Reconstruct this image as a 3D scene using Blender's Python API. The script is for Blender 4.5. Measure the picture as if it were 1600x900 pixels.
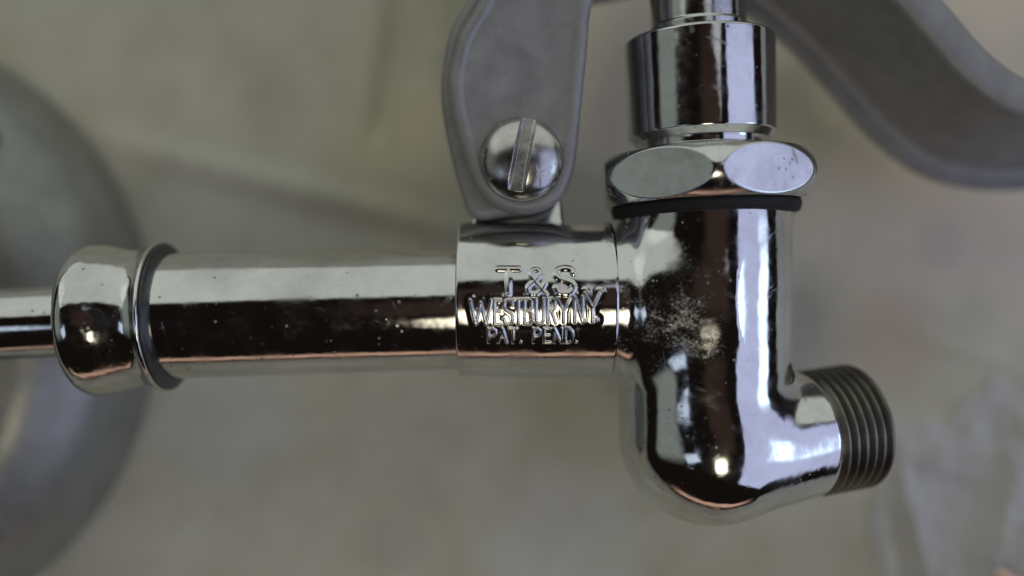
import bpy, bmesh, math, random
import numpy as np
from mathutils import Vector, Matrix, noise

for o in list(bpy.data.objects):
    bpy.data.objects.remove(o)
SC = bpy.context.scene
COL = SC.collection
S = 0.000115            # metres per model unit (valve axis lies in the plane z = 0)
D = 1450.0              # lens height above the valve axis, model units

# ------------------------------------------------------------------ camera
cam = bpy.data.cameras.new("camera")
camo = bpy.data.objects.new("camera", cam)
COL.objects.link(camo)
camo.location = (0, 0, D * S)
cam.sensor_width = 36.0
cam.lens = 36.0 * D / 1600.0
cam.clip_start = 0.005
cam.clip_end = 50
cam.dof.use_dof = True
cam.dof.focus_distance = (D - 100) * S
cam.dof.aperture_fstop = 3.2
SC.camera = camo

# ------------------------------------------------------------------ world and lamps
w = bpy.data.worlds.new("World")
SC.world = w
w.use_nodes = True
w.node_tree.nodes["Background"].inputs[0].default_value = (0.030, 0.022, 0.019, 1)
w.node_tree.nodes["Background"].inputs[1].default_value = 0.25
SC.view_settings.view_transform = 'Standard'
SC.view_settings.look = 'None'
SC.view_settings.exposure = 0
SC.view_settings.gamma = 1


def area(name, loc, target, sx, sy, radiance, color, soft=0.0):
    l = bpy.data.lights.new(name, 'AREA')
    l.shape = 'RECTANGLE'
    l.size = sx
    l.size_y = sy
    l.energy = radiance * math.pi * sx * sy
    l.color = color
    o = bpy.data.objects.new(name, l)
    COL.objects.link(o)
    o.location = loc
    d = Vector(target) - Vector(loc)
    o.rotation_euler = d.to_track_quat('-Z', 'Y').to_euler()
    if soft:
        # a diffuser fades towards its border and is never quite even
        l.use_nodes = True
        nt = l.node_tree
        em = nt.nodes['Emission']
        ge = nt.nodes.new('ShaderNodeNewGeometry')
        sp = nt.nodes.new('ShaderNodeSeparateXYZ')
        nt.links.new(ge.outputs['Parametric'], sp.inputs[0])
        prev = None
        for ax_, e in (('X', soft), ('Y', soft)):
            pp = nt.nodes.new('ShaderNodeMath')
            pp.operation = 'PINGPONG'
            pp.inputs[1].default_value = 0.5
            nt.links.new(sp.outputs[ax_], pp.inputs[0])
            mr = nt.nodes.new('ShaderNodeMapRange')
            mr.interpolation_type = 'SMOOTHSTEP'
            mr.inputs['From Min'].default_value = 0.0
            mr.inputs['From Max'].default_value = e
            nt.links.new(pp.outputs[0], mr.inputs['Value'])
            if prev is None:
                prev = mr.outputs[0]
            else:
                mu = nt.nodes.new('ShaderNodeMath')
                mu.operation = 'MULTIPLY'
                nt.links.new(prev, mu.inputs[0])
                nt.links.new(mr.outputs[0], mu.inputs[1])
                prev = mu.outputs[0]
        nt.links.new(prev, em.inputs['Strength'])
    return o


area('overhead_skylight', (0.1, 1.70, 0.78), (0.1, 0.25, 0.05), 6.4, 2.85, 0.56, (0.95, 1.0, 0.95), 0.08).rotation_euler.rotate_axis('Z', math.radians(13))
area('side_window', (1.05, -0.42, 0.80), (0, -0.42, 0), 1.95, 1.20, 0.92, (0.62, 0.67, 1.0), 0.07)
area('side_window_pane', (1.30, -0.16, 0.52), (0, -0.16, 0), 0.62, 0.44, 2.0, (0.55, 0.76, 1.0), 0.25)
area('warm_window', (-0.1, -1.6, 0.14), (0, 0, 0.06), 2.6, 0.24, 0.60, (1.0, 0.62, 0.45), 0.25)
area('desk_lamp', (0.02, -0.18, 0.40), (0, 0, 0), 0.14, 0.20, 4.0, (1.0, 0.90, 0.70), 0.35).data.shape = 'ELLIPSE'
area('left_fill', (-1.3, 0.35, 0.75), (0, 0.25, 0), 2.2, 0.9, 0.23, (0.88, 1.0, 0.95), 0.2)  # unseen dim lamp added for the grey reflections on the left
area('small_window', (-0.80, -0.34, 1.05), (-0.1, -0.05, 0), 0.34, 0.46, 1.0, (0.66, 0.78, 1.0), 0.2)
area('cap_fill_panel', (0.36, 0.50, 1.32), (0.2, 0.25, 0), 0.46, 0.40, 0.55, (0.90, 0.92, 1.0), 0.2)  # extra unseen lamp added to brighten the reflection in the cap
area('overhead_brown_fill', (0.1, 0.12, 1.7), (0.1, 0.12, 0), 1.1, 1.0, 0.030, (1.0, 0.62, 0.50), 0.3)  # unseen dim brown lamp added, standing in for overhead bounce

# ------------------------------------------------------------------ materials


def new_mat(name):
    m = bpy.data.materials.new(name)
    m.use_nodes = True
    nt = m.node_tree
    return m, nt, nt.nodes["Principled BSDF"]


def nd(nt, t, **kw):
    n = nt.nodes.new(t)
    for k, v in kw.items():
        if k in n.inputs:
            n.inputs[k].default_value = v
        else:
            setattr(n, k, v)
    return n


def ramp(nt, src, p0, c0, p1, c1):
    r = nt.nodes.new('ShaderNodeValToRGB')
    r.color_ramp.elements[0].position = p0
    r.color_ramp.elements[0].color = c0 if len(c0) == 4 else (*c0, 1)
    r.color_ramp.elements[1].position = p1
    r.color_ramp.elements[1].color = c1 if len(c1) == 4 else (*c1, 1)
    nt.links.new(src, r.inputs[0])
    return r


def g(v):
    return (v, v, v, 1)


def chrome(name, base=(0.72, 0.72, 0.70), rough=0.06, spots=0.5, deposit=None, bump=0.05, spot_scale=520, metal=1.0, scratch=0.22, haze=0.08):
    """plated metal: clean mirror with pits, water marks and an uneven polish"""
    m, nt, b = new_mat(name)
    L = nt.links.new
    b.inputs['Metallic'].default_value = metal
    geo = nd(nt, 'ShaderNodeNewGeometry')
    pos = geo.outputs['Position']
    # pits / dried drops
    vor = nd(nt, 'ShaderNodeTexVoronoi', Scale=spot_scale)
    L(pos, vor.inputs['Vector'])
    sel = nd(nt, 'ShaderNodeTexNoise', Scale=210.0, Detail=2.0)
    L(pos, sel.inputs['Vector'])
    r1 = ramp(nt, vor.outputs['Distance'], 0.10, g(1), 0.20, g(0))
    r2 = ramp(nt, sel.outputs[0], 0.52, g(0), 0.60, g(1))
    mk = nd(nt, 'ShaderNodeMath', operation='MULTIPLY')
    L(r1.outputs[0], mk.inputs[0])
    L(r2.outputs[0], mk.inputs[1])
    # smears
    sm = nd(nt, 'ShaderNodeTexNoise', Scale=160.0, Detail=5.0, Roughness=0.65)
    L(pos, sm.inputs['Vector'])
    r3 = ramp(nt, sm.outputs[0], 0.45, g(rough), 0.75, g(rough + 0.16))
    mixr = nd(nt, 'ShaderNodeMix', data_type='FLOAT')
    L(mk.outputs[0], mixr.inputs[0])
    L(r3.outputs[0], mixr.inputs[2])
    mixr.inputs[3].default_value = 0.45
    mixc = nd(nt, 'ShaderNodeMix', data_type='RGBA')
    sc_ = nd(nt, 'ShaderNodeMath', operation='MULTIPLY')
    sc_.inputs[1].default_value = spots
    L(mk.outputs[0], sc_.inputs[0])
    L(sc_.outputs[0], mixc.inputs[0])
    mixc.inputs[6].default_value = (*base, 1)
    mixc.inputs[7].default_value = (0.22, 0.21, 0.19, 1)
    colout, rout = mixc.outputs[2], mixr.outputs[0]
    # thin dull film in patches
    hz_ = nd(nt, 'ShaderNodeTexNoise', Scale=75.0, Detail=7.0, Roughness=0.7)
    L(pos, hz_.inputs['Vector'])
    hr = ramp(nt, hz_.outputs[0], 0.42, g(1.0), 0.72, g(1.0 - 3.2 * haze))
    hm = nd(nt, 'ShaderNodeMix', data_type='RGBA', blend_type='MULTIPLY')
    hm.inputs[0].default_value = 1.0
    L(colout, hm.inputs[6])
    L(hr.outputs[0], hm.inputs[7])
    colout = hm.outputs[2]
    # hairline scratches running a few ways
    prev = None
    for rot, sc2 in ((0.25, 900.0), (1.35, 700.0), (2.2, 1100.0)):
        mp = nd(nt, 'ShaderNodeMapping', vector_type='TEXTURE')
        mp.inputs['Rotation'].default_value = (0.3, 0.2, rot)
        mp.inputs['Scale'].default_value = (1.0, 24.0, 1.0)
        L(pos, mp.inputs['Vector'])
        sn = nd(nt, 'ShaderNodeTexNoise', Scale=sc2, Detail=1.0, Roughness=0.4)
        L(mp.outputs[0], sn.inputs['Vector'])
        sr = ramp(nt, sn.outputs[0], 0.70, g(0), 0.76, g(1))
        if prev is None:
            prev = sr.outputs[0]
        else:
            mxm = nd(nt, 'ShaderNodeMath', operation='MAXIMUM')
            L(prev, mxm.inputs[0])
            L(sr.outputs[0], mxm.inputs[1])
            prev = mxm.outputs[0]
    srr = nd(nt, 'ShaderNodeMath', operation='MULTIPLY_ADD')
    L(prev, srr.inputs[0])
    srr.inputs[1].default_value = 0.5 * scratch
    L(rout, srr.inputs[2])
    rout = srr.outputs[0]
    if deposit:
        # chalky lime crust round one spot
        vec = nd(nt, 'ShaderNodeVectorMath', operation='DISTANCE')
        L(pos, vec.inputs[0])
        vec.inputs[1].default_value = deposit[0]
        fall = ramp(nt, vec.outputs['Value'], deposit[1] * 0.10, g(0.27), deposit[1], g(0))
        nz = nd(nt, 'ShaderNodeTexNoise', Scale=1900.0, Detail=8.0, Roughness=0.72)
        L(pos, nz.inputs['Vector'])
        nb = nd(nt, 'ShaderNodeTexNoise', Scale=300.0, Detail=3.0, Roughness=0.6)
        L(pos, nb.inputs['Vector'])
        ad = nd(nt, 'ShaderNodeMath', operation='ADD')
        L(fall.outputs[0], ad.inputs[0])
        L(nz.outputs[0], ad.inputs[1])
        ad2 = nd(nt, 'ShaderNodeMath', operation='MULTIPLY_ADD')
        L(nb.outputs[0], ad2.inputs[0])
        ad2.inputs[1].default_value = 0.7
        L(ad.outputs[0], ad2.inputs[2])
        dm = ramp(nt, ad2.outputs[0], 1.06, g(0), 1.22, g(0.26))
        ad2n = nd(nt, 'ShaderNodeMath', operation='MULTIPLY')
        ad2n.inputs[1].default_value = 0.5
        L(ad2.outputs[0], ad2n.inputs[0])
        nt.links.remove(dm.inputs[0].links[0])
        L(ad2n.outputs[0], dm.inputs[0])
        dm.color_ramp.elements[0].position = 0.53
        dm.color_ramp.elements[1].position = 0.63
        m2 = nd(nt, 'ShaderNodeMix', data_type='RGBA')
        L(dm.outputs[0], m2.inputs[0])
        L(colout, m2.inputs[6])
        m2.inputs[7].default_value = (0.55, 0.53, 0.50, 1)
        colout = m2.outputs[2]
        m3 = nd(nt, 'ShaderNodeMix', data_type='FLOAT')
        L(dm.outputs[0], m3.inputs[0])
        L(rout, m3.inputs[2])
        m3.inputs[3].default_value = 0.75
        rout = m3.outputs[0]
        inv = nd(nt, 'ShaderNodeMath', operation='SUBTRACT')
        inv.inputs[0].default_value = 1.0
        L(dm.outputs[0], inv.inputs[1])
        L(inv.outputs[0], b.inputs['Metallic'])
    L(colout, b.inputs['Base Color'])
    L(rout, b.inputs['Roughness'])
    bn = nd(nt, 'ShaderNodeTexNoise', Scale=95.0, Detail=3.0, Roughness=0.5)
    L(pos, bn.inputs['Vector'])
    bp = nd(nt, 'ShaderNodeBump', Strength=bump, Distance=0.0012)
    L(bn.outputs[0], bp.inputs['Height'])
    L(bp.outputs[0], b.inputs['Normal'])
    return m


def coated(name, c0, c1, rough=0.42, metallic=0.0, scale=260.0, bump=0.15, spec=0.5, wear=0.0):
    m, nt, b = new_mat(name)
    L = nt.links.new
    geo = nd(nt, 'ShaderNodeNewGeometry')
    n1 = nd(nt, 'ShaderNodeTexNoise', Scale=scale, Detail=6.0, Roughness=0.6)
    L(geo.outputs['Position'], n1.inputs['Vector'])
    r = ramp(nt, n1.outputs[0], 0.35, c0, 0.68, c1)
    wn = nd(nt, 'ShaderNodeTexNoise', Scale=scale * 4.5, Detail=4.0, Roughness=0.55)
    L(geo.outputs['Position'], wn.inputs['Vector'])
    wr = ramp(nt, wn.outputs[0], 0.66, g(0), 0.72, g(wear))
    wd = ramp(nt, wn.outputs[0], 0.29, g(wear), 0.34, g(0))
    wm = nd(nt, 'ShaderNodeMix', data_type='RGBA')
    L(wr.outputs[0], wm.inputs[0])
    L(r.outputs[0], wm.inputs[6])
    wm.inputs[7].default_value = (0.55, 0.54, 0.52, 1)
    wk = nd(nt, 'ShaderNodeMix', data_type='RGBA')
    L(wd.outputs[0], wk.inputs[0])
    L(wm.outputs[2], wk.inputs[6])
    wk.inputs[7].default_value = (0.06, 0.058, 0.055, 1)
    L(wk.outputs[2], b.inputs['Base Color'])
    r2 = ramp(nt, n1.outputs[0], 0.3, g(rough - 0.08), 0.7, g(rough + 0.1))
    L(r2.outputs[0], b.inputs['Roughness'])
    b.inputs['Metallic'].default_value = metallic
    b.inputs['Specular IOR Level'].default_value = spec
    n2 = nd(nt, 'ShaderNodeTexNoise', Scale=scale * 9, Detail=3.0)
    L(geo.outputs['Position'], n2.inputs['Vector'])
    bp = nd(nt, 'ShaderNodeBump', Strength=bump, Distance=0.0001)
    L(n2.outputs[0], bp.inputs['Height'])
    L(bp.outputs[0], b.inputs['Normal'])
    return m


def P(px, py, z=0.0):
    """model coordinates of a spot measured on a plane at height z"""
    k = (D - z) / D
    return Vector(((px - 800) * k, (450 - py) * k, z))


M_CHROME = chrome('polished_chrome', spots=0.55, bump=0.10)
M_BODY = chrome('body_chrome', spots=0.35, spot_scale=680, deposit=((P(1045, 500, 95) * S)[:], 0.016), bump=0.16)
M_NUT = chrome('nut_chrome', spots=0.7, rough=0.09, bump=0.03, spot_scale=620, haze=0.16, scratch=0.9)
M_BARREL = chrome('barrel_chrome', spots=0.6, bump=0.13, rough=0.06, spot_scale=700)
M_DOME = chrome('dull_chrome', base=(0.32, 0.325, 0.29), rough=0.34, spots=0.15, bump=0.10, spot_scale=260, metal=0.50)
M_LEVER = coated('grey_coating', (0.28, 0.28, 0.272), (0.365, 0.36, 0.352), rough=0.50, metallic=0.3, scale=210, bump=0.30, wear=0.18)
M_RUBBER = coated('black_rubber', (0.005, 0.005, 0.005), (0.014, 0.013, 0.012), rough=0.7, scale=300)
M_GASK = coated('dark_gasket', (0.03, 0.03, 0.03), (0.06, 0.058, 0.055), rough=0.35, scale=300)
M_THREAD = chrome('dull_thread', base=(0.22, 0.205, 0.175), rough=0.33, spots=0.3, haze=0.2)
M_COLLAR = chrome('worn_collar_chrome', spots=0.6, bump=0.34, rough=0.07)
M_SCREW = chrome('screw_steel', base=(0.66, 0.65, 0.62), rough=0.21, spots=0.7, bump=0.16, haze=0.16, scratch=0.9)

# ------------------------------------------------------------------ mesh helpers


def link(name, verts, faces, mat, parent=None, normals=None, sharp=None, smooth=True):
    me = bpy.data.meshes.new(name)
    me.from_pydata([tuple(v) for v in (np.asarray(verts, float) * S)], [], faces)
    me.update()
    if smooth:
        me.polygons.foreach_set('use_smooth', np.ones(len(me.polygons), bool))
    if sharp is not None:
        me.set_sharp_from_angle(angle=math.radians(sharp))
    if normals is not None:
        me.normals_split_custom_set_from_vertices([tuple(n) for n in normals])
    me.materials.append(mat)
    o = bpy.data.objects.new(name, me)
    COL.objects.link(o)
    if parent is not None:
        o.parent = parent
    return o


def round_profile(pts, seg=7, hold=0.6):
    """pts: (t, r, fillet radius); returns (t, r) with rounded corners and holding points"""
    out = []
    n = len(pts)
    for i, (t, r, f) in enumerate(pts):
        p = np.array((t, r), float)
        if i in (0, n - 1) or f <= 0:
            out.append(p)
            continue
        a = np.array(pts[i - 1][:2], float) - p
        b = np.array(pts[i + 1][:2], float) - p
        la, lb = np.linalg.norm(a), np.linalg.norm(b)
        a /= la
        b /= lb
        ang = math.acos(max(-1, min(1, a @ b)))
        cut = min(f / math.tan(ang / 2), la * 0.48, lb * 0.48)
        rad = cut * math.tan(ang / 2)
        bis = (a + b)
        bis /= np.linalg.norm(bis)
        c = p + bis * (rad / math.sin(ang / 2))
        s0, s1 = p + a * cut, p + b * cut
        out.append(s0 + a * min(hold, la * 0.02))
        v0, v1 = s0 - c, s1 - c
        tot = math.acos(max(-1, min(1, (v0 @ v1) / (rad * rad))))
        for k in range(seg + 1):
            f_ = k / seg
            out.append(c + (v0 * math.sin((1 - f_) * tot) + v1 * math.sin(f_ * tot)) / math.sin(tot))
        out.append(s1 + b * min(hold, lb * 0.02))
    return out


def lathe(profile, origin, axis, n=128):
    axis = Vector(axis).normalized()
    ref = Vector((0, 0, 1)) if abs(axis.z) < 0.9 else Vector((1, 0, 0))
    u = axis.cross(ref).normalized()
    v = axis.cross(u).normalized()
    o = np.array(origin)
    A, U, V = np.array(axis), np.array(u), np.array(v)
    ph = np.linspace(0, 2 * math.pi, n, endpoint=False)
    ring = np.cos(ph)[:, None] * U + np.sin(ph)[:, None] * V
    verts = np.concatenate([o + A * t + ring * max(r, 1e-4) for t, r in profile])
    faces = []
    m = len(profile)
    for i in range(m - 1):
        for j in range(n):
            k = (j + 1) % n
            faces.append((i * n + j, i * n + k, (i + 1) * n + k, (i + 1) * n + j))
    return verts, faces


def lathe_obj(name, pts, origin, axis, mat, parent, n=128, seg=7, sharp=40):
    v, f = lathe(round_profile(pts, seg), origin, axis, n)
    o = link(name, v, f, mat, parent, sharp=sharp)
    bm = bmesh.new()
    bm.from_mesh(o.data)
    bmesh.ops.recalc_face_normals(bm, faces=bm.faces)
    bm.to_mesh(o.data)
    bm.free()
    return o


def catmull(pts, n, closed=False):
    P_ = [np.array(p, float) for p in pts]
    m = len(P_)
    out = []
    rng = m if closed else m - 1
    for i in range(rng):
        p1, p2 = P_[i % m], P_[(i + 1) % m]
        p0 = P_[(i - 1) % m] if closed or i > 0 else 2 * p1 - p2
        p3 = P_[(i + 2) % m] if closed or i + 2 < m else 2 * p2 - p1
        for k in range(n):
            t = k / n
            out.append(0.5 * (2 * p1 + (p2 - p0) * t + (2 * p0 - 5 * p1 + 4 * p2 - p3) * t * t
                              + (-p0 + 3 * p1 - 3 * p2 + p3) * t ** 3))
    if not closed:
        out.append(P_[-1])
    return np.array(out)


def prism(outline, layers):
    """closed smooth outline (N,2); layers of (inset, z) from back to front"""
    N = len(outline)
    tan = np.roll(outline, -1, 0) - np.roll(outline, 1, 0)
    tan /= np.linalg.norm(tan, axis=1)[:, None]
    area2 = np.sum(outline[:, 0] * np.roll(outline[:, 1], -1) - np.roll(outline[:, 0], -1) * outline[:, 1])
    nrm = np.stack([tan[:, 1], -tan[:, 0]], 1) * (1 if area2 > 0 else -1)
    verts, faces = [], []
    for ins, z in layers:
        p = outline - nrm * ins
        verts += [(x, y, z) for x, y in p]
    L_ = len(layers)
    for i in range(L_ - 1):
        for j in range(N):
            k = (j + 1) % N
            faces.append((i * N + j, i * N + k, (i + 1) * N + k, (i + 1) * N + j))
    faces.append(tuple(range(N - 1, -1, -1)))
    faces.append(tuple(range((L_ - 1) * N, L_ * N)))
    return verts, faces


def sweep(path, section, up=(0, 0, 1)):
    path = np.array(path)
    M_ = len(path)
    tan = np.gradient(path, axis=0)
    tan /= np.linalg.norm(tan, axis=1)[:, None]
    verts, faces = [], []
    K = None
    for i in range(M_):
        n = np.cross(np.array(up, float), tan[i])
        n /= np.linalg.norm(n)
        b = np.cross(tan[i], n)
        sec = section(i / (M_ - 1))
        K = len(sec)
        for a, c in sec:
            verts.append(path[i] + n * a + b * c)
    for i in range(M_ - 1):
        for j in range(K):
            k = (j + 1) % K
            faces.append((i * K + j, i * K + k, (i + 1) * K + k, (i + 1) * K + j))
    faces.append(tuple(range(K - 1, -1, -1)))
    faces.append(tuple(range((M_ - 1) * K, M_ * K)))
    return verts, faces


def fix_normals(o):
    bm = bmesh.new()
    bm.from_mesh(o.data)
    bmesh.ops.recalc_face_normals(bm, faces=bm.faces)
    bm.to_mesh(o.data)
    bm.free()


def thing(name, loc, label, cat):
    o = bpy.data.objects.new(name, None)
    o.empty_display_size = 0.01
    COL.objects.link(o)
    o['label'] = label
    o['category'] = cat
    return o


# ------------------------------------------------------------------ table (setting)
ZT = -350.0


def seg_dist(X, Y, a, b):
    a = np.array(a[:2])
    b = np.array(b[:2])
    d = b - a
    t = np.clip(((X - a[0]) * d[0] + (Y - a[1]) * d[1]) / (d @ d), 0, 1)
    px, py = X - a[0] - t * d[0], Y - a[1] - t * d[1]
    side = np.sign(d[0] * (Y - a[1]) - d[1] * (X - a[0]))
    return np.hypot(px, py) * side, t


def grid_faces(nx, ny):
    i = np.arange(nx - 1)[:, None] * ny + np.arange(ny - 1)[None, :]
    i = i.ravel()
    return np.stack([i, i + ny, i + ny + 1, i + 1], 1).tolist()


xs = np.concatenate([np.linspace(-9000, -1500, 12), np.linspace(-1450, 1450, 260), np.linspace(1500, 9000, 12)])
ys = np.concatenate([np.linspace(-9000, -950, 12), np.linspace(-900, 900, 170), np.linspace(950, 9000, 12)])
X, Y = np.meshgrid(xs, ys, indexing='ij')
Z = np.full_like(X, ZT)
d, t = seg_dist(X, Y, P(150, 215, ZT), P(760, 372, ZT))       # soft crease in the covering
Z += 13 * np.exp(-(d / 30) ** 2) * np.sin(np.clip(t, 0.02, 0.98) * math.pi) ** 0.5
d, t = seg_dist(X, Y, P(625, -80, ZT), P(585, 235, ZT))
Z += -20 * np.exp(-(d / 13) ** 2) * np.clip(np.sin(t * math.pi) * 2, 0, 1)
d, t = seg_dist(X, Y, P(1400, 520, ZT), P(1640, 585, ZT))
Z += 6 * np.exp(-(d / 16) ** 2) * np.sin(t * math.pi)
m, nt, b = new_mat('stained_stone')
L = nt.links.new
geo = nd(nt, 'ShaderNodeNewGeometry')
n1 = nd(nt, 'ShaderNodeTexNoise', Scale=16.0, Detail=4.0, Roughness=0.55, Distortion=0.4)
L(geo.outputs['Position'], n1.inputs['Vector'])
r1 = ramp(nt, n1.outputs[0], 0.36, (0.58, 0.56, 0.40), 0.62, (0.69, 0.67, 0.56))
n2 = nd(nt, 'ShaderNodeTexNoise', Scale=70.0, Detail=5.0, Roughness=0.6)
L(geo.outputs['Position'], n2.inputs['Vector'])
r2 = ramp(nt, n2.outputs[0], 0.30, (0.87, 0.865, 0.835), 0.58, (1, 1, 1))
mx = nd(nt, 'ShaderNodeMix', data_type='RGBA', blend_type='MULTIPLY')
mx.inputs[0].default_value = 1.0
L(r1.outputs[0], mx.inputs[6])
L(r2.outputs[0], mx.inputs[7])
cur = mx.outputs[2]


def stain_shade(cur, px, py, rad, col, amt):  # soft tinted spot: table stains, and shade painted into the colour
    vd = nd(nt, 'ShaderNodeVectorMath', operation='DISTANCE')
    L(geo.outputs['Position'], vd.inputs[0])
    vd.inputs[1].default_value = (P(px, py, ZT) * S)[:]
    nz = nd(nt, 'ShaderNodeMath', operation='MULTIPLY_ADD')
    L(n2.outputs[0], nz.inputs[0])
    nz.inputs[1].default_value = -rad * 1.1
    L(vd.outputs['Value'], nz.inputs[2])
    rr = ramp(nt, nz.outputs[0], 0.0, g(amt), max(rad * 0.55, 1e-4), g(0))
    rr.color_ramp.interpolation = 'EASE'
    mm = nd(nt, 'ShaderNodeMix', data_type='RGBA')
    L(rr.outputs[0], mm.inputs[0])
    L(cur, mm.inputs[6])
    mm.inputs[7].default_value = (*col, 1)
    return mm.outputs[2]


cur = stain_shade(cur, 425, 165, 0.010, (0.366, 0.354, 0.256), 0.28)
cur = stain_shade(cur, 640, 250, 0.020, (0.708, 0.634, 0.415), 0.6)
cur = stain_shade(cur, 1560, 90, 0.045, (0.850, 0.732, 0.549), 0.85)
cur = stain_shade(cur, 960, 110, 0.024, (0.850, 0.756, 0.634), 0.75)
cur = stain_shade(cur, 1380, 330, 0.024, (0.74, 0.655, 0.53), 0.6)
cur = stain_shade(cur, 1600, 380, 0.022, (0.78, 0.69, 0.60), 0.5)
cur = stain_shade(cur, 1390, 530, 0.013, (0.586, 0.464, 0.366), 0.6)
cur = stain_shade(cur, 1470, 385, 0.006, (0.403, 0.390, 0.378), 0.28)
cur = stain_shade(cur, 620, 850, 0.007, (0.439, 0.439, 0.415), 0.28)
cur = stain_shade(cur, 670, 765, 0.006, (0.464, 0.464, 0.433), 0.28)
cur = stain_shade(cur, 340, 640, 0.018, (0.634, 0.683, 0.732), 0.35)
cur = stain_shade(cur, 880, 850, 0.022, (0.659, 0.659, 0.732), 0.22)
cur = stain_shade(cur, 930, 640, 0.018, (0.512, 0.464, 0.317), 0.6)  # dark olive patch below the barrel, its shadow painted into the table
for k in range(8):  # darker dots along the diagonal crease, fold shade painted into the colour
    cur = stain_shade(cur, 300 + 56 * k, 235 + 15.5 * k + (4 if k % 2 else -3), 0.0075, (0.50, 0.49, 0.36), 0.22)
for k in range(7):  # row of darker dots painted down the narrow groove
    cur = stain_shade(cur, 618 - 4.5 * k, 5 + 34 * k, 0.0042, (0.46, 0.44, 0.31), 0.30)
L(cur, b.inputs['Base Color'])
b.inputs['Roughness'].default_value = 0.5
bp = nd(nt, 'ShaderNodeBump', Strength=0.25, Distance=0.0006)
L(n2.outputs[0], bp.inputs['Height'])
L(bp.outputs[0], b.inputs['Normal'])
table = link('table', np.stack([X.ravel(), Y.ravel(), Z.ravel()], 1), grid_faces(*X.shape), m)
table['kind'] = 'structure'

# ------------------------------------------------------------------ the valve
valve = thing('spray_valve', None, 'chrome hand spray valve with grey squeeze lever lying on the stained grey table', 'spray valve')

# --- body casting: one smooth surface from blended solids
BX = 301.0                                     # column axis
NB = np.array


def smin(a, b, k):
    h = np.clip(0.5 + 0.5 * (b - a) / k, 0, 1)
    return b * (1 - h) + a * h - k * h * (1 - h)


def smax(a, b, k):
    return -smin(-a, -b, k)


OD = NB((math.cos(math.radians(17)), 0.10, -math.sin(math.radians(17))))
OD /= np.linalg.norm(OD)   # outlet direction
OO = NB((BX, -247.0, 36.0))


def body_sdf(x, y, z):
    # column with a rounded foot
    ya = np.clip(y, -232, 400)
    col = np.sqrt((x - BX + 0.0) ** 2 + (y - ya) ** 2 + z ** 2) - 133
    col = smax(col, y - 118, 5)
    # neck from the barrel
    r = np.hypot(y + 18, z)
    rr = 103 + 15 * np.clip((x - 160) / 30, 0, 1) ** 1 * 1.0
    rr = 110 + 9 * (1 / (1 + np.exp(-(x - 184) / 5.0)))
    neck = r - rr
    neck = smax(neck, 150 - x, 3)
    neck = smax(neck, x - BX, 3)
    f = smin(col, neck, 42)
    # outlet
    px, py_, pz = x - OO[0], y - OO[1], z - OO[2]
    t = px * OD[0] + py_ * OD[1] + pz * OD[2]
    tc = np.maximum(t, 20)
    q = np.sqrt(np.maximum((px - tc * OD[0]) ** 2 + (py_ - tc * OD[1]) ** 2 + (pz - tc * OD[2]) ** 2, 1e-9))
    out = (q - (109 - 0.065 * tc)) * 0.99
    out = smax(out, t - 174, 14)
    f = smin(f, out, 24)
    # hand polishing leaves the casting slightly uneven
    f = f + 0.55 * np.sin(x * .031 + y * .017 + 1.0) * np.sin(y * .024 - z * .028 + .4) + 0.16 * np.sin(x * .05 - y * .043 + z * .04)
    return f


def surface_net(fn, lo, hi, h):
    ax = [np.arange(lo[i], hi[i] + h, h) for i in range(3)]
    G = np.meshgrid(*ax, indexing='ij')
    F = fn(*G)
    n = F.shape
    c = [F[i:n[0] - 1 + i, j:n[1] - 1 + j, k:n[2] - 1 + k] for i in (0, 1) for j in (0, 1) for k in (0, 1)]
    inside = sum((q < 0).astype(int) for q in c)
    act = (inside > 0) & (inside < 8)
    idx = -np.ones(act.shape, int)
    idx[act] = np.arange(act.sum())
    I = np.argwhere(act)
    V = np.stack([ax[a][I[:, a]] + h / 2 for a in range(3)], 1)

    def grad(V):
        e = 0.05
        return np.stack([(fn(V[:, 0] + (a == 0) * e, V[:, 1] + (a == 1) * e, V[:, 2] + (a == 2) * e)
                          - fn(V[:, 0] - (a == 0) * e, V[:, 1] - (a == 1) * e, V[:, 2] - (a == 2) * e)) / (2 * e) for a in range(3)], 1)
    for _ in range(6):
        gr = grad(V)
        V = V - gr * (fn(V[:, 0], V[:, 1], V[:, 2]) / np.maximum((gr ** 2).sum(1), 0.05))[:, None]
    N = grad(V)
    N /= np.linalg.norm(N, axis=1)[:, None]
    faces = []
    neg = F < 0
    for a in range(3):
        sl0 = [slice(1, n[q] - 1) for q in range(3)]
        sl1 = list(sl0)
        sl0[a] = slice(0, n[a] - 1)
        sl1[a] = slice(1, n[a])
        A_, B_ = neg[tuple(sl0)], neg[tuple(sl1)]
        E = np.argwhere(A_ != B_)
        off = np.array([0 if q == a else 1 for q in range(3)])
        E2 = E + off
        flip = A_[tuple(E.T)]
        b_, c_ = [(1, 2), (2, 0), (0, 1)][a]
        def cell(db, dc):
            q = E2.copy()
            q[:, b_] -= db
            q[:, c_] -= dc
            return idx[tuple(q.T)]
        quad = np.stack([cell(1, 1), cell(0, 1), cell(0, 0), cell(1, 0)], 1)
        quad[~flip] = quad[~flip][:, ::-1]
        faces.append(quad)
    return V, np.concatenate(faces).tolist(), N


V, F_, N_ = surface_net(body_sdf, (140, -380, -150), (505, 125, 145), 3.2)
body = link('valve_body', V, F_, M_BODY, valve, normals=N_)

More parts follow.
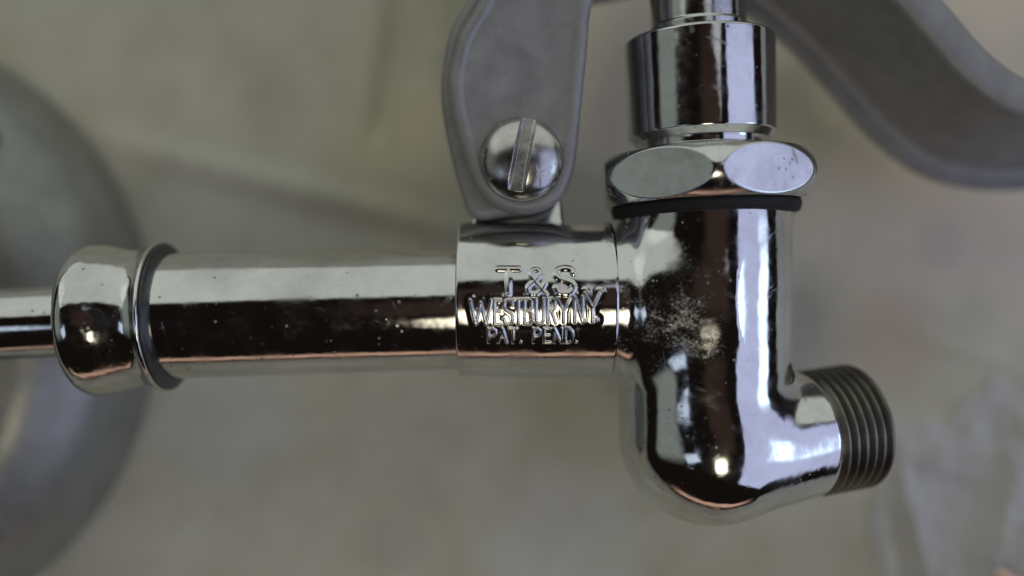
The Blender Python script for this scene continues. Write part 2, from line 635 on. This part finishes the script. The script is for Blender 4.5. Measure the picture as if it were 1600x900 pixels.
# --- lettered barrel
BR, BY = 120.5, -18.0
GL = {
    'T': [[(0, 1), (1, 1)], [(.5, 1), (.5, 0)]],
    '&': [[(1, 0), (.62, .32), (.25, .72), (.27, .92), (.48, 1), (.68, .9), (.66, .72), (.3, .45), (.08, .28), (.1, .08), (.35, 0), (.62, .06), (.86, .28), (.95, .42)]],
    'S': [[(.95, .80), (.82, .95), (.5, 1), (.18, .93), (.06, .75), (.2, .58), (.5, .5), (.82, .4), (.95, .23), (.8, .06), (.5, 0), (.17, .05), (.04, .2)]],
    'W': [[(0, 1), (.26, 0), (.5, .9), (.74, 0), (1, 1)]],
    'E': [[(.95, 1), (.05, 1), (.05, 0), (.95, 0)], [(.05, .52), (.75, .52)]],
    'B': [[(.05, 0), (.05, 1), (.6, 1), (.88, .88), (.88, .65), (.6, .53), (.05, .53)], [(.6, .53), (.95, .38), (.95, .14), (.6, 0), (.05, 0)]],
    'U': [[(.05, 1), (.05, .25), (.25, .03), (.5, 0), (.75, .03), (.95, .25), (.95, 1)]],
    'R': [[(.05, 0), (.05, 1), (.6, 1), (.92, .87), (.92, .62), (.6, .5), (.05, .5)], [(.5, .5), (1, 0)]],
    'Y': [[(0, 1), (.5, .48), (1, 1)], [(.5, .48), (.5, 0)]],
    'N': [[(.05, 0), (.05, 1), (.95, 0), (.95, 1)]],
    'P': [[(.05, 0), (.05, 1), (.6, 1), (.93, .87), (.93, .6), (.6, .47), (.05, .47)]],
    'A': [[(0, 0), (.5, 1), (1, 0)], [(.2, .38), (.8, .38)]],
    'D': [[(.05, 0), (.05, 1), (.5, 1), (.85, .82), (.95, .5), (.85, .18), (.5, 0), (.05, 0)]],
    '.': [[(.5, 0.02), (.5, .06)]],
}
K = (D - 118) / D


def lx(px):
    return (px - 800) * K


# (glyph, x0, x1, v0, v1, stroke half width, height)
LET = [('T', 778, 811, 9, 47, 6.0, 2.3), ('&', 823, 853, 9, 46, 4.8, 2.0), ('S', 867, 898, 10, 48, 5.8, 2.3)]
x0s = [(735, 768, 'W'), (772, 783, 'E'), (787, 802, 'S'), (802, 818, 'T'), (819, 832, 'B'), (837, 850, 'U'), (855, 868, 'R'), (870, 891, 'Y')]
for a, b_, ch in x0s:
    tl = (a - 735) * 0.02
    LET.append((ch, a, b_, -35 + tl, 1 + tl, 2.35, 1.7))
LET += [('N', 897, 911, -31, 6, 2.5, 1.8), ('.', 911, 915, -31, 6, 3.4, 2.6), ('Y', 914, 937, -31, 11, 2.7, 1.9), ('.', 930, 936, -29, 6, 3.6, 2.8)]
for a, b_, ch in [(762, 775, 'P'), (778, 792, 'A'), (795, 808, 'T'), (811, 817, '.'), (833, 845, 'P'), (850, 861, 'E'), (866, 879, 'N'), (883, 896, 'D'), (899, 904, '.')]:
    LET.append((ch, a, b_, -64, -41, 2.7, 1.9))

XA, XB = -82.0, 154.0
fx = np.arange(XA + 5, XB - 4, 0.55)
xc = np.concatenate([[XA + 8, XA, XA, XA + .15, XA + .6, XA + 1.3, XA + 2.2, XA + 3.2, XA + 4.2], fx,
                     [XB - 3.2, XB - 2.2, XB - 1.3, XB - .6, XB - .15, XB, XB, XB - 3]])
rc = np.full(len(xc), BR)
rc[:9] = [88, 88, BR - 4, BR - 3, BR - 1.9, BR - 1.0, BR - .35, BR - .08, BR]
rc[-8:] = [BR - .08, BR - .35, BR - 1, BR - 1.9, BR - 3, BR - 4, 100, 96]
th_f = np.arange(-36, 29, 0.26)
th = np.radians(np.concatenate([th_f, np.arange(29, 324, 2.0)]))
v_arc = np.where(th > math.pi, th - 2 * math.pi, th) * BR
XX, VV = np.meshgrid(xc, v_arc, indexing='ij')
TH = np.broadcast_to(th, XX.shape)
H = np.zeros_like(XX)
ID = -np.ones(XX.shape, int)
DP = np.full(XX.shape, 1e3)
for li, (ch, a, b_, v0, v1, hw, hh) in enumerate(LET):
    x0, x1 = lx(a), lx(b_)
    mg = 18
    box = (XX > x0 - mg) & (XX < x1 + mg) & (VV > v0 - mg) & (VV < v1 + mg)
    qx, qv = XX[box], VV[box]
    dm = np.full(qx.shape, 1e9)
    for st in GL[ch]:
        pts = [(x0 + p[0] * (x1 - x0), v0 + p[1] * (v1 - v0)) for p in st]
        if ch in '&SUD' and len(pts) > 4:
            pts = [tuple(p) for p in catmull(pts, 4)]
        for s_, e_ in zip(pts[:-1], pts[1:]):
            dd, _ = seg_dist(qx, qv, s_, e_)
            dm = np.minimum(dm, np.abs(dd))
    if 3 <= li <= 14:
        DP[box] = np.minimum(DP[box], dm)
    q = np.clip(dm / hw, 0, 1)
    hloc = hh * (1 - q ** 2) ** 1.6
    Hb = H[box]
    idb = ID[box]
    upd = hloc > np.maximum(Hb, 0.02)
    idb[upd] = li
    H[box] = np.maximum(Hb, hloc)
    ID[box] = idb
# cast surface is not quite true round the lettering
wav = np.zeros_like(XX)
rs = random.Random(4)
for _ in range(26):
    kx, kv, ph, am = rs.uniform(-.16, .16), rs.uniform(-.14, .14), rs.uniform(0, 6.28), rs.uniform(.04, .14)
    wav += am * np.sin(kx * XX + kv * VV + ph)
mask = np.exp(-((XX - 30) / 85) ** 4) * np.exp(-((VV + 12) / 62) ** 4)
pq = np.clip((DP - 3.5) / 7.5, 0, 1)
pad = 0.75 * (1 - pq * pq * (3 - 2 * pq))
H2 = np.maximum(H, 0) + pad + wav * mask * 0.9
ends = ((XX > XA + 4.5) & (XX < XB - 3.6))
RR = rc[:, None] + H2 * ends
PX = XX
PY = BY + RR * np.sin(TH)
PZ = RR * np.cos(TH)
PP = np.stack([PX, PY, PZ], -1)
# pinched groove at the seam side comes from the body; normals from the grid itself
dxv = np.zeros_like(PP)
dxv[1:-1] = PP[2:] - PP[:-2]
dxv[0] = PP[1] - PP[0]
dxv[-1] = PP[-1] - PP[-2]
dtv = np.roll(PP, -1, 1) - np.roll(PP, 1, 1)
NN = np.cross(dxv, dtv)
NN /= np.maximum(np.linalg.norm(NN, axis=2), 1e-9)[..., None]
rad = np.stack([np.zeros_like(TH), np.sin(TH), np.cos(TH)], -1)
sgn = np.sign((NN[40:-40] * rad[40:-40]).sum())
NN *= sgn
nx, ny = XX.shape
ii, jj = np.meshgrid(np.arange(nx - 1), np.arange(ny), indexing='ij')
jn = (jj + 1) % ny
Q = np.stack([ii * ny + jj, ii * ny + jn, (ii + 1) * ny + jn, (ii + 1) * ny + jj], -1).reshape(-1, 4)
fid = np.stack([ID.ravel()[Q[:, k]] for k in range(4)], 1).max(1)
PPf, NNf = PP.reshape(-1, 3), NN.reshape(-1, 3)
if sgn > 0:
    pass


def sub_mesh(name, sel, parent):
    q = Q[sel]
    u, inv = np.unique(q, return_inverse=True)
    q = inv.reshape(q.shape)
    # orient outward
    p = PPf[u]
    fn = np.cross(p[q[0, 1]] - p[q[0, 0]], p[q[0, 3]] - p[q[0, 0]])
    if fn @ NNf[u][q[0, 0]] < 0:
        q = q[:, ::-1]
    return link(name, p, q.tolist(), M_BARREL, parent, normals=NNf[u])


barrel = sub_mesh('lettered_barrel', fid < 0, valve)
for li, l_ in enumerate(LET):
    sel = fid == li
    if sel.sum() < 4:
        continue
    o = sub_mesh('raised_dot' if l_[0] == '.' else 'raised_letter', sel, barrel)

# --- supply tube, collar, side pipe
ta, tb = P(255, 494), P(722, 483)
tl = (tb - ta).length
lathe_obj('tube', [(-20, 98, 0), (tl * .5, 96, 400), (tl + 4, 94, 0)], ta, tb - ta, M_CHROME, valve, n=160)
ca = P(268, 494)
cd = P(0, 507) - ca
gask = lathe_obj('gasket', [(-2, 90, 0), (0, 108, 2), (2, 114, 2), (6, 115, 2), (7, 100, 0)], ca, cd, M_GASK, valve)
cp = [(6, 92, 0), (6, 110, 0), (8, 117, 0), (13, 117, 0), (20, 111, 0), (34, 106.5, 0), (52, 107, 0), (72, 111, 0), (94, 116.5, 0), (113, 118.5, 0), (130, 113, 0), (141, 98, 0), (146, 80, 0), (147, 50, 0)]
cpp = catmull([p[:2] for p in cp], 8)
vc, fc = lathe([tuple(p) for p in cpp], ca, cd, 160)
coll = link('collar', vc, fc, M_COLLAR, valve, sharp=60)
fix_normals(coll)
lathe_obj('pipe', [(136, 57, 0), (150, 56, 10), (620, 56, 0)], ca, cd, M_CHROME, valve)
# set screw hole in the collar, its dark inside painted as a black disc
cdn = cd.normalized()
hp = ca + cdn * 72
hn = (Vector((0, -0.02, 1))).normalized()
hc = hp + Vector((0, 1, 0)) * (4) + hn * 110.8
lathe_obj('set_screw_hole', [(-2.0, 17, 0), (1.4, 15, 1), (1.0, 13.5, 0.5), (0.2, 0, 0)], hc, hn, M_RUBBER, coll, n=40)

# --- spray head
hz = 1.2345
hc0 = Vector((-1276, -86, ZT + 4))
head = lathe_obj('spray_head', [(0, 500, 0), (0, 588, 6), (20, 592, 8), (70, 578, 160), (150, 535, 200), (208, 455, 140), (244, 330, 200), (262, 60, 60), (262.5, 0, 0)],
                 hc0, (0, 0, 1), M_DOME, valve, n=220, seg=18, sharp=80)
for px, py in ((-14, 212), (-14, 826)):  # screw-like knobs added to give the glints at the edge of the head
    q = P(px, py, -180)
    lathe_obj('head_glint_knob', [(-40, 26, 0), (4, 26, 3), (13, 20, 8), (16, 0.01, 0)], Vector((q.x, q.y, -150)), Vector((0.2, 0.25 if py < 500 else -0.25, 1)), M_CHROME, head, n=48)

# --- bonnet above the body
ba = P(1101, 330)
bd = Vector((-0.037, 1, 0))
bo = ba - bd * (ba.y - 0)          # axis point at y = 0


def ax_at(y):
    return bo + bd * y


pk = lathe_obj('packing_ring', [(106, 100, 0), (113, 143, 5), (131, 148, 6), (131, 100, 0)], bo, bd, M_RUBBER, valve)
lathe_obj('neck', [(196, 100, 0), (214, 100, 3), (216, 94, 3), (236, 94, 0)], bo, bd, M_CHROME, valve)
lathe_obj('cap', [(226, 84, 0), (226, 104, 3), (237, 114.5, 5), (383, 116, 4), (386, 112, 3), (386, 60, 0)], bo, bd, M_CHROME, valve, n=160)
lathe_obj('stem', [(380, 77, 0), (404, 77, 2), (408, 74, 2), (640, 74, 0)], bo, bd, M_CHROME, valve)
# hexagon nut, flats cut into a turned blank so that each flat is an oval
NPH, NR = 900, 110
ph = np.linspace(0, 2 * math.pi, NPH, endpoint=False)
tt = np.linspace(-1, 1, NR)
yy = 168 + 38 * tt
prof = 152.5 + 22 * (1 - np.abs(tt) ** 2.0)
c0 = math.radians(-4.5)                            # a corner of the hexagon points here (from +z towards +x)
dphi = (ph - c0 + math.pi / 3) % (math.pi / 3) - math.pi / 6
flat = 154.5 / np.cos(dphi)
R0 = prof[None, :] + 0 * flat[:, None]
kk = 1.6
Rn = smin(R0, flat[:, None] + 0 * R0, kk)
bdn = np.array(bd.normalized())
uu = np.cross(bdn, (0, 0, 1.0))
uu /= np.linalg.norm(uu)                           # roughly +x
ww = np.cross(uu, bdn)                             # roughly +z
rows = []
bo_n = np.array(bo)
ring = np.sin(ph)[:, None] * uu + np.cos(ph)[:, None] * ww
extra0 = [(-1, 131.0, 100), (-1, 130.0, 141)]
cols = []
for y_, r_ in ((130.5, 98), (130.0, 142.0), (130.1, 145.5)):
    cols.append(bo_n + bdn * y_ + ring * r_)
for k in range(NR):
    cols.append(bo_n + bdn * yy[k] + ring * Rn[:, k][:, None])
for y_, r_ in ((206.6, 146), (207.6, 143), (210, 130), (210.6, 126), (210.5, 95)):
    cols.append(bo_n + bdn * y_ + ring * r_)
G = np.stack(cols, 0)
nc = len(cols)
vf = G.reshape(-1, 3)
i_, j_ = np.meshgrid(np.arange(nc - 1), np.arange(NPH), indexing='ij')
jn = (j_ + 1) % NPH
Qn = np.stack([i_ * NPH + j_, i_ * NPH + jn, (i_ + 1) * NPH + jn, (i_ + 1) * NPH + j_], -1).reshape(-1, 4)
nut = link('bonnet_nut', vf, Qn.tolist(), M_NUT, valve)
fix_normals(nut)

# --- threaded outlet
tp = [(164, 84, 0), (168, 94, 1)]
t0, pitch, nthr = 172.0, 15.5, 6
for k in range(nthr):
    a = t0 + k * pitch
    tp += [(a, 90, 2.0), (a + pitch * .34, 99, 2.6), (a + pitch * .62, 99, 2.6), (a + pitch * .95, 90, 2.0)]
tp += [(t0 + nthr * pitch + 1, 90, 2), (t0 + nthr * pitch + 6, 84, 2), (t0 + nthr * pitch + 6, 66, 2), (t0 + 20, 64, 0)]
lathe_obj('outlet_thread', tp, Vector(OO), Vector(OD), M_THREAD, valve, n=128, seg=4)

# --- lever lug, lever, pivot screw
LZ = 82.0
out = catmull([P(x, y, 0)[:2] for x, y in [(728, 380), (738, 345), (742, 310), (762, 270), (795, 225), (840, 225), (868, 270), (878, 318), (881, 346), (892, 376), (815, 392)]], 10, True)
v, f = prism(out, [(6, -44), (1.5, -42), (0, -38), (0, 8), (1.5, 12), (6, 14)])
v = [(x, y, z - 0.30 * (y - 100) if z > 0 else z) for x, y, z in v]
lug = link('lever_lug', v, f, M_CHROME, valve, sharp=50)
fix_normals(lug)

front = [(746, 0), (716, 52), (701, 112), (700, 150), (707, 190), (718, 226), (734, 272), (754, 306), (784, 327), (820, 334), (856, 325), (882, 303), (897, 266),
         (904, 220), (911, 150), (918, 80), (927, 0), (960, -70), (900, -130), (800, -110)]
fo = catmull([P(x, y, LZ)[:2] for x, y in front], 10, True)
lay = [(16, LZ - 36), (5, LZ - 34), (0, LZ - 26), (0, LZ - 14), (1.5, LZ - 7), (5, LZ - 2), (10, LZ + 0.6), (16, LZ + 1.0), (19, LZ - 0.2), (22, LZ - 2.5), (24, LZ - 3.2), (25, LZ - 3.3)]
v1, f1 = prism(fo, lay)
back = [(740, -10), (704, 52), (692, 112), (690, 150), (694, 190), (701, 226), (712, 272), (723, 308), (733, 334), (752, 344), (785, 340), (820, 335), (856, 324), (881, 300),
        (892, 266), (898, 220), (905, 150), (912, 80), (921, 0), (950, -70), (900, -130), (800, -110)]
bo_ = catmull([P(x, y, -60)[:2] for x, y in back], 10, True)
vm, fm = prism(catmull([P(x, y, 30)[:2] for x, y in back], 10, True), [(14, 10), (3, 11), (0, 15), (0, 36), (2, 42), (7, 46), (14, 47)])
v2, f2 = prism(bo_, [(14, -96), (4, -92), (0, -84), (0, -58), (3, -50), (10, -47), (14, -47)])
path = catmull([P(800, -40, -10), P(850, -85, -10), P(960, -110, -14), P(1090, -128, -20), P(1215, -92, -28), P(1322, -10, -34), P(1402, 76, -40), P(1468, 150, -44), P(1552, 206, -46), P(1670, 218, -48), P(1800, 190, -50)], 14)


def arm_sec(t):
    # n points to the left of travel = upper right; flat top strip, long face sloping away below
    poly = [(80, 30), (78, 46), (68, 55), (40, 58), (26, 55), (20, 46), (22, 20), (20, -40), (2, -96), (-24, -140), (-44, -150), (-56, -146), (-63, -150), (-66, -158), (-62, -166), (-52, -172), (50, -168), (78, -130)]
    return [tuple(p) for p in catmull(poly, 3, True)]


v3, f3 = sweep(path, arm_sec)
V3 = []
F3 = []
for vv, ff in ((v1, f1), (vm, fm), (v2, f2), (v3, f3)):
    o_ = len(V3)
    V3 += [tuple(q) for q in vv]
    F3 += [tuple(i + o_ for i in q) for q in ff]
lever = link('squeeze_lever', V3, F3, M_LEVER, valve, sharp=50)
fix_normals(lever)

# slotted round head screw: turned head with a milled slot
sc0 = P(815, 250, LZ)
HR, HH = 62.0, 34.0
ang = math.radians(-10.5)
sx, sy = math.cos(ang), math.sin(ang)              # slot runs along (-sy, sx)
NG = 150
rr_ = np.concatenate([np.linspace(0.001, 0.90, 90), np.linspace(0.905, 1.0, 24)])
aa = np.linspace(0, 2 * math.pi, 240, endpoint=False)
RRg, AAg = np.meshgrid(rr_, aa, indexing='ij')
gx, gy = RRg * HR * np.cos(AAg), RRg * HR * np.sin(AAg)
dome_z = HH * np.sqrt(np.maximum(1 - (RRg * 0.985) ** 2, 0)) ** 1.0
sd = np.abs(gx * sx + gy * sy)
slot = 1 / (1 + np.exp((sd - 10.5) / 0.55))
gz = dome_z * (1 - slot) + np.minimum(dome_z, HH * 0.42 - 0.15 * gy) * slot
vs = np.stack([sc0.x + gx, sc0.y + gy, LZ - 3 + gz], -1)
skirt = np.stack([sc0.x + gx[-1], sc0.y + gy[-1], np.full(240, LZ - 14)], -1)[None]
vs = np.concatenate([vs, skirt], 0)
nr = vs.shape[0]
i_, j_ = np.meshgrid(np.arange(nr - 1), np.arange(240), indexing='ij')
jn = (j_ + 1) % 240
Qs = np.stack([i_ * 240 + j_, (i_ + 1) * 240 + j_, (i_ + 1) * 240 + jn, i_ * 240 + jn], -1).reshape(-1, 4)
scr = link('pivot_screw', vs.reshape(-1, 3), Qs.tolist(), M_SCREW, valve, sharp=55)
fix_normals(scr)
lathe_obj('pivot_pin', [(-190, 30, 0), (-190, 34, 2), (0, 34, 0)], Vector((sc0.x, sc0.y, LZ - 10)), (0, 0, 1), M_THREAD, scr, n=32)

# ------------------------------------------------------------------ crumpled film at the lower right
m, nt, b = new_mat('clear_film')
L = nt.links.new
b.inputs['Base Color'].default_value = (0.80, 0.80, 0.85, 1)
b.inputs['Roughness'].default_value = 0.16
b.inputs['Alpha'].default_value = 0.44
geo = nd(nt, 'ShaderNodeNewGeometry')
nz = nd(nt, 'ShaderNodeTexNoise', Scale=120.0, Detail=3.0)
L(geo.outputs['Position'], nz.inputs['Vector'])
bp = nd(nt, 'ShaderNodeBump', Strength=0.4, Distance=0.001)
L(nz.outputs[0], bp.inputs['Height'])
L(bp.outputs[0], b.inputs['Normal'])
nx_, ny_ = 170, 150
A, B = np.meshgrid(np.linspace(0, 1, nx_), np.linspace(0, 1, ny_), indexing='ij')
p0, p1, p2, p3 = (P(1375, 690, ZT), P(1640, 560, ZT), P(1360, 990, ZT), P(1800, 980, ZT))
fx_ = (1 - B) * ((1 - A) * p0.x + A * p1.x) + B * ((1 - A) * p2.x + A * p3.x) + 14 * np.sin(B * 9 + 1) * (1 - A)
fy_ = (1 - B) * ((1 - A) * p0.y + A * p1.y) + B * ((1 - A) * p2.y + A * p3.y) + (16 * np.sin(A * 13) + 9 * np.sin(A * 31)) * (1 - B)
fold = np.zeros_like(fx_)
for (xa, ya, xb, yb, wd, ht) in ((1392, 700, 1436, 940, 19, 34), (1612, 590, 1508, 930, 24, 32), (1560, 700, 1600, 880, 15, 18), (1480, 860, 1476, 980, 12, 22),
                                 (1540, 640, 1440, 720, 16, 10), (1640, 760, 1560, 960, 16, 22), (1415, 790, 1500, 960, 9, 12)):
    dd, tt_ = seg_dist(fx_, fy_, P(xa, ya, ZT), P(xb, yb, ZT))
    fold += ht * np.exp(-np.abs(dd / wd) ** 1.4) * np.clip(0.25 + tt_, 0, 1)
nzv = np.array([noise.noise((x * .011, y * .011, 3.0)) + 0.5 * noise.noise((x * .03, y * .03, 7.0)) + 0.45 * abs(noise.noise((x * .045, y * .02, 11.0))) for x, y in zip(fx_.ravel(), fy_.ravel())]).reshape(fx_.shape)
brd = np.clip(np.minimum(np.minimum(A, 1 - A), B) * 7, 0, 1)
fz = ZT + 7 + (1.7 * fold + 14 * (nzv + 0.5)) * brd
film = link('crumpled_film', np.stack([fx_.ravel(), fy_.ravel(), fz.ravel()], 1), grid_faces(nx_, ny_), m)
film['label'] = 'crumpled clear plastic film fanning out on the table below the threaded outlet'
film['category'] = 'plastic film'

# ------------------------------------------------------------------ small bright scrap added for a warm glint at the frame corner
M_GLINT = chrome('pink_glint_metal', base=(0.86, 0.60, 0.50), rough=0.16, spots=0.3)
q = P(1574, 908, -290)
lathe_v, lathe_f = lathe(round_profile([(-30, 0.5, 0), (-28, 16, 6), (-6, 20, 8), (10, 15, 5), (30, 17, 6), (34, 0.5, 0)], 6), q, (0.9, -0.35, 0.25), 40)
scrap = link('glint_scrap', lathe_v, lathe_f, M_GLINT, sharp=50)
fix_normals(scrap)
scrap['label'] = 'small shiny pinkish scrap added for a warm glint on the plastic film'
scrap['category'] = 'added glint scrap'
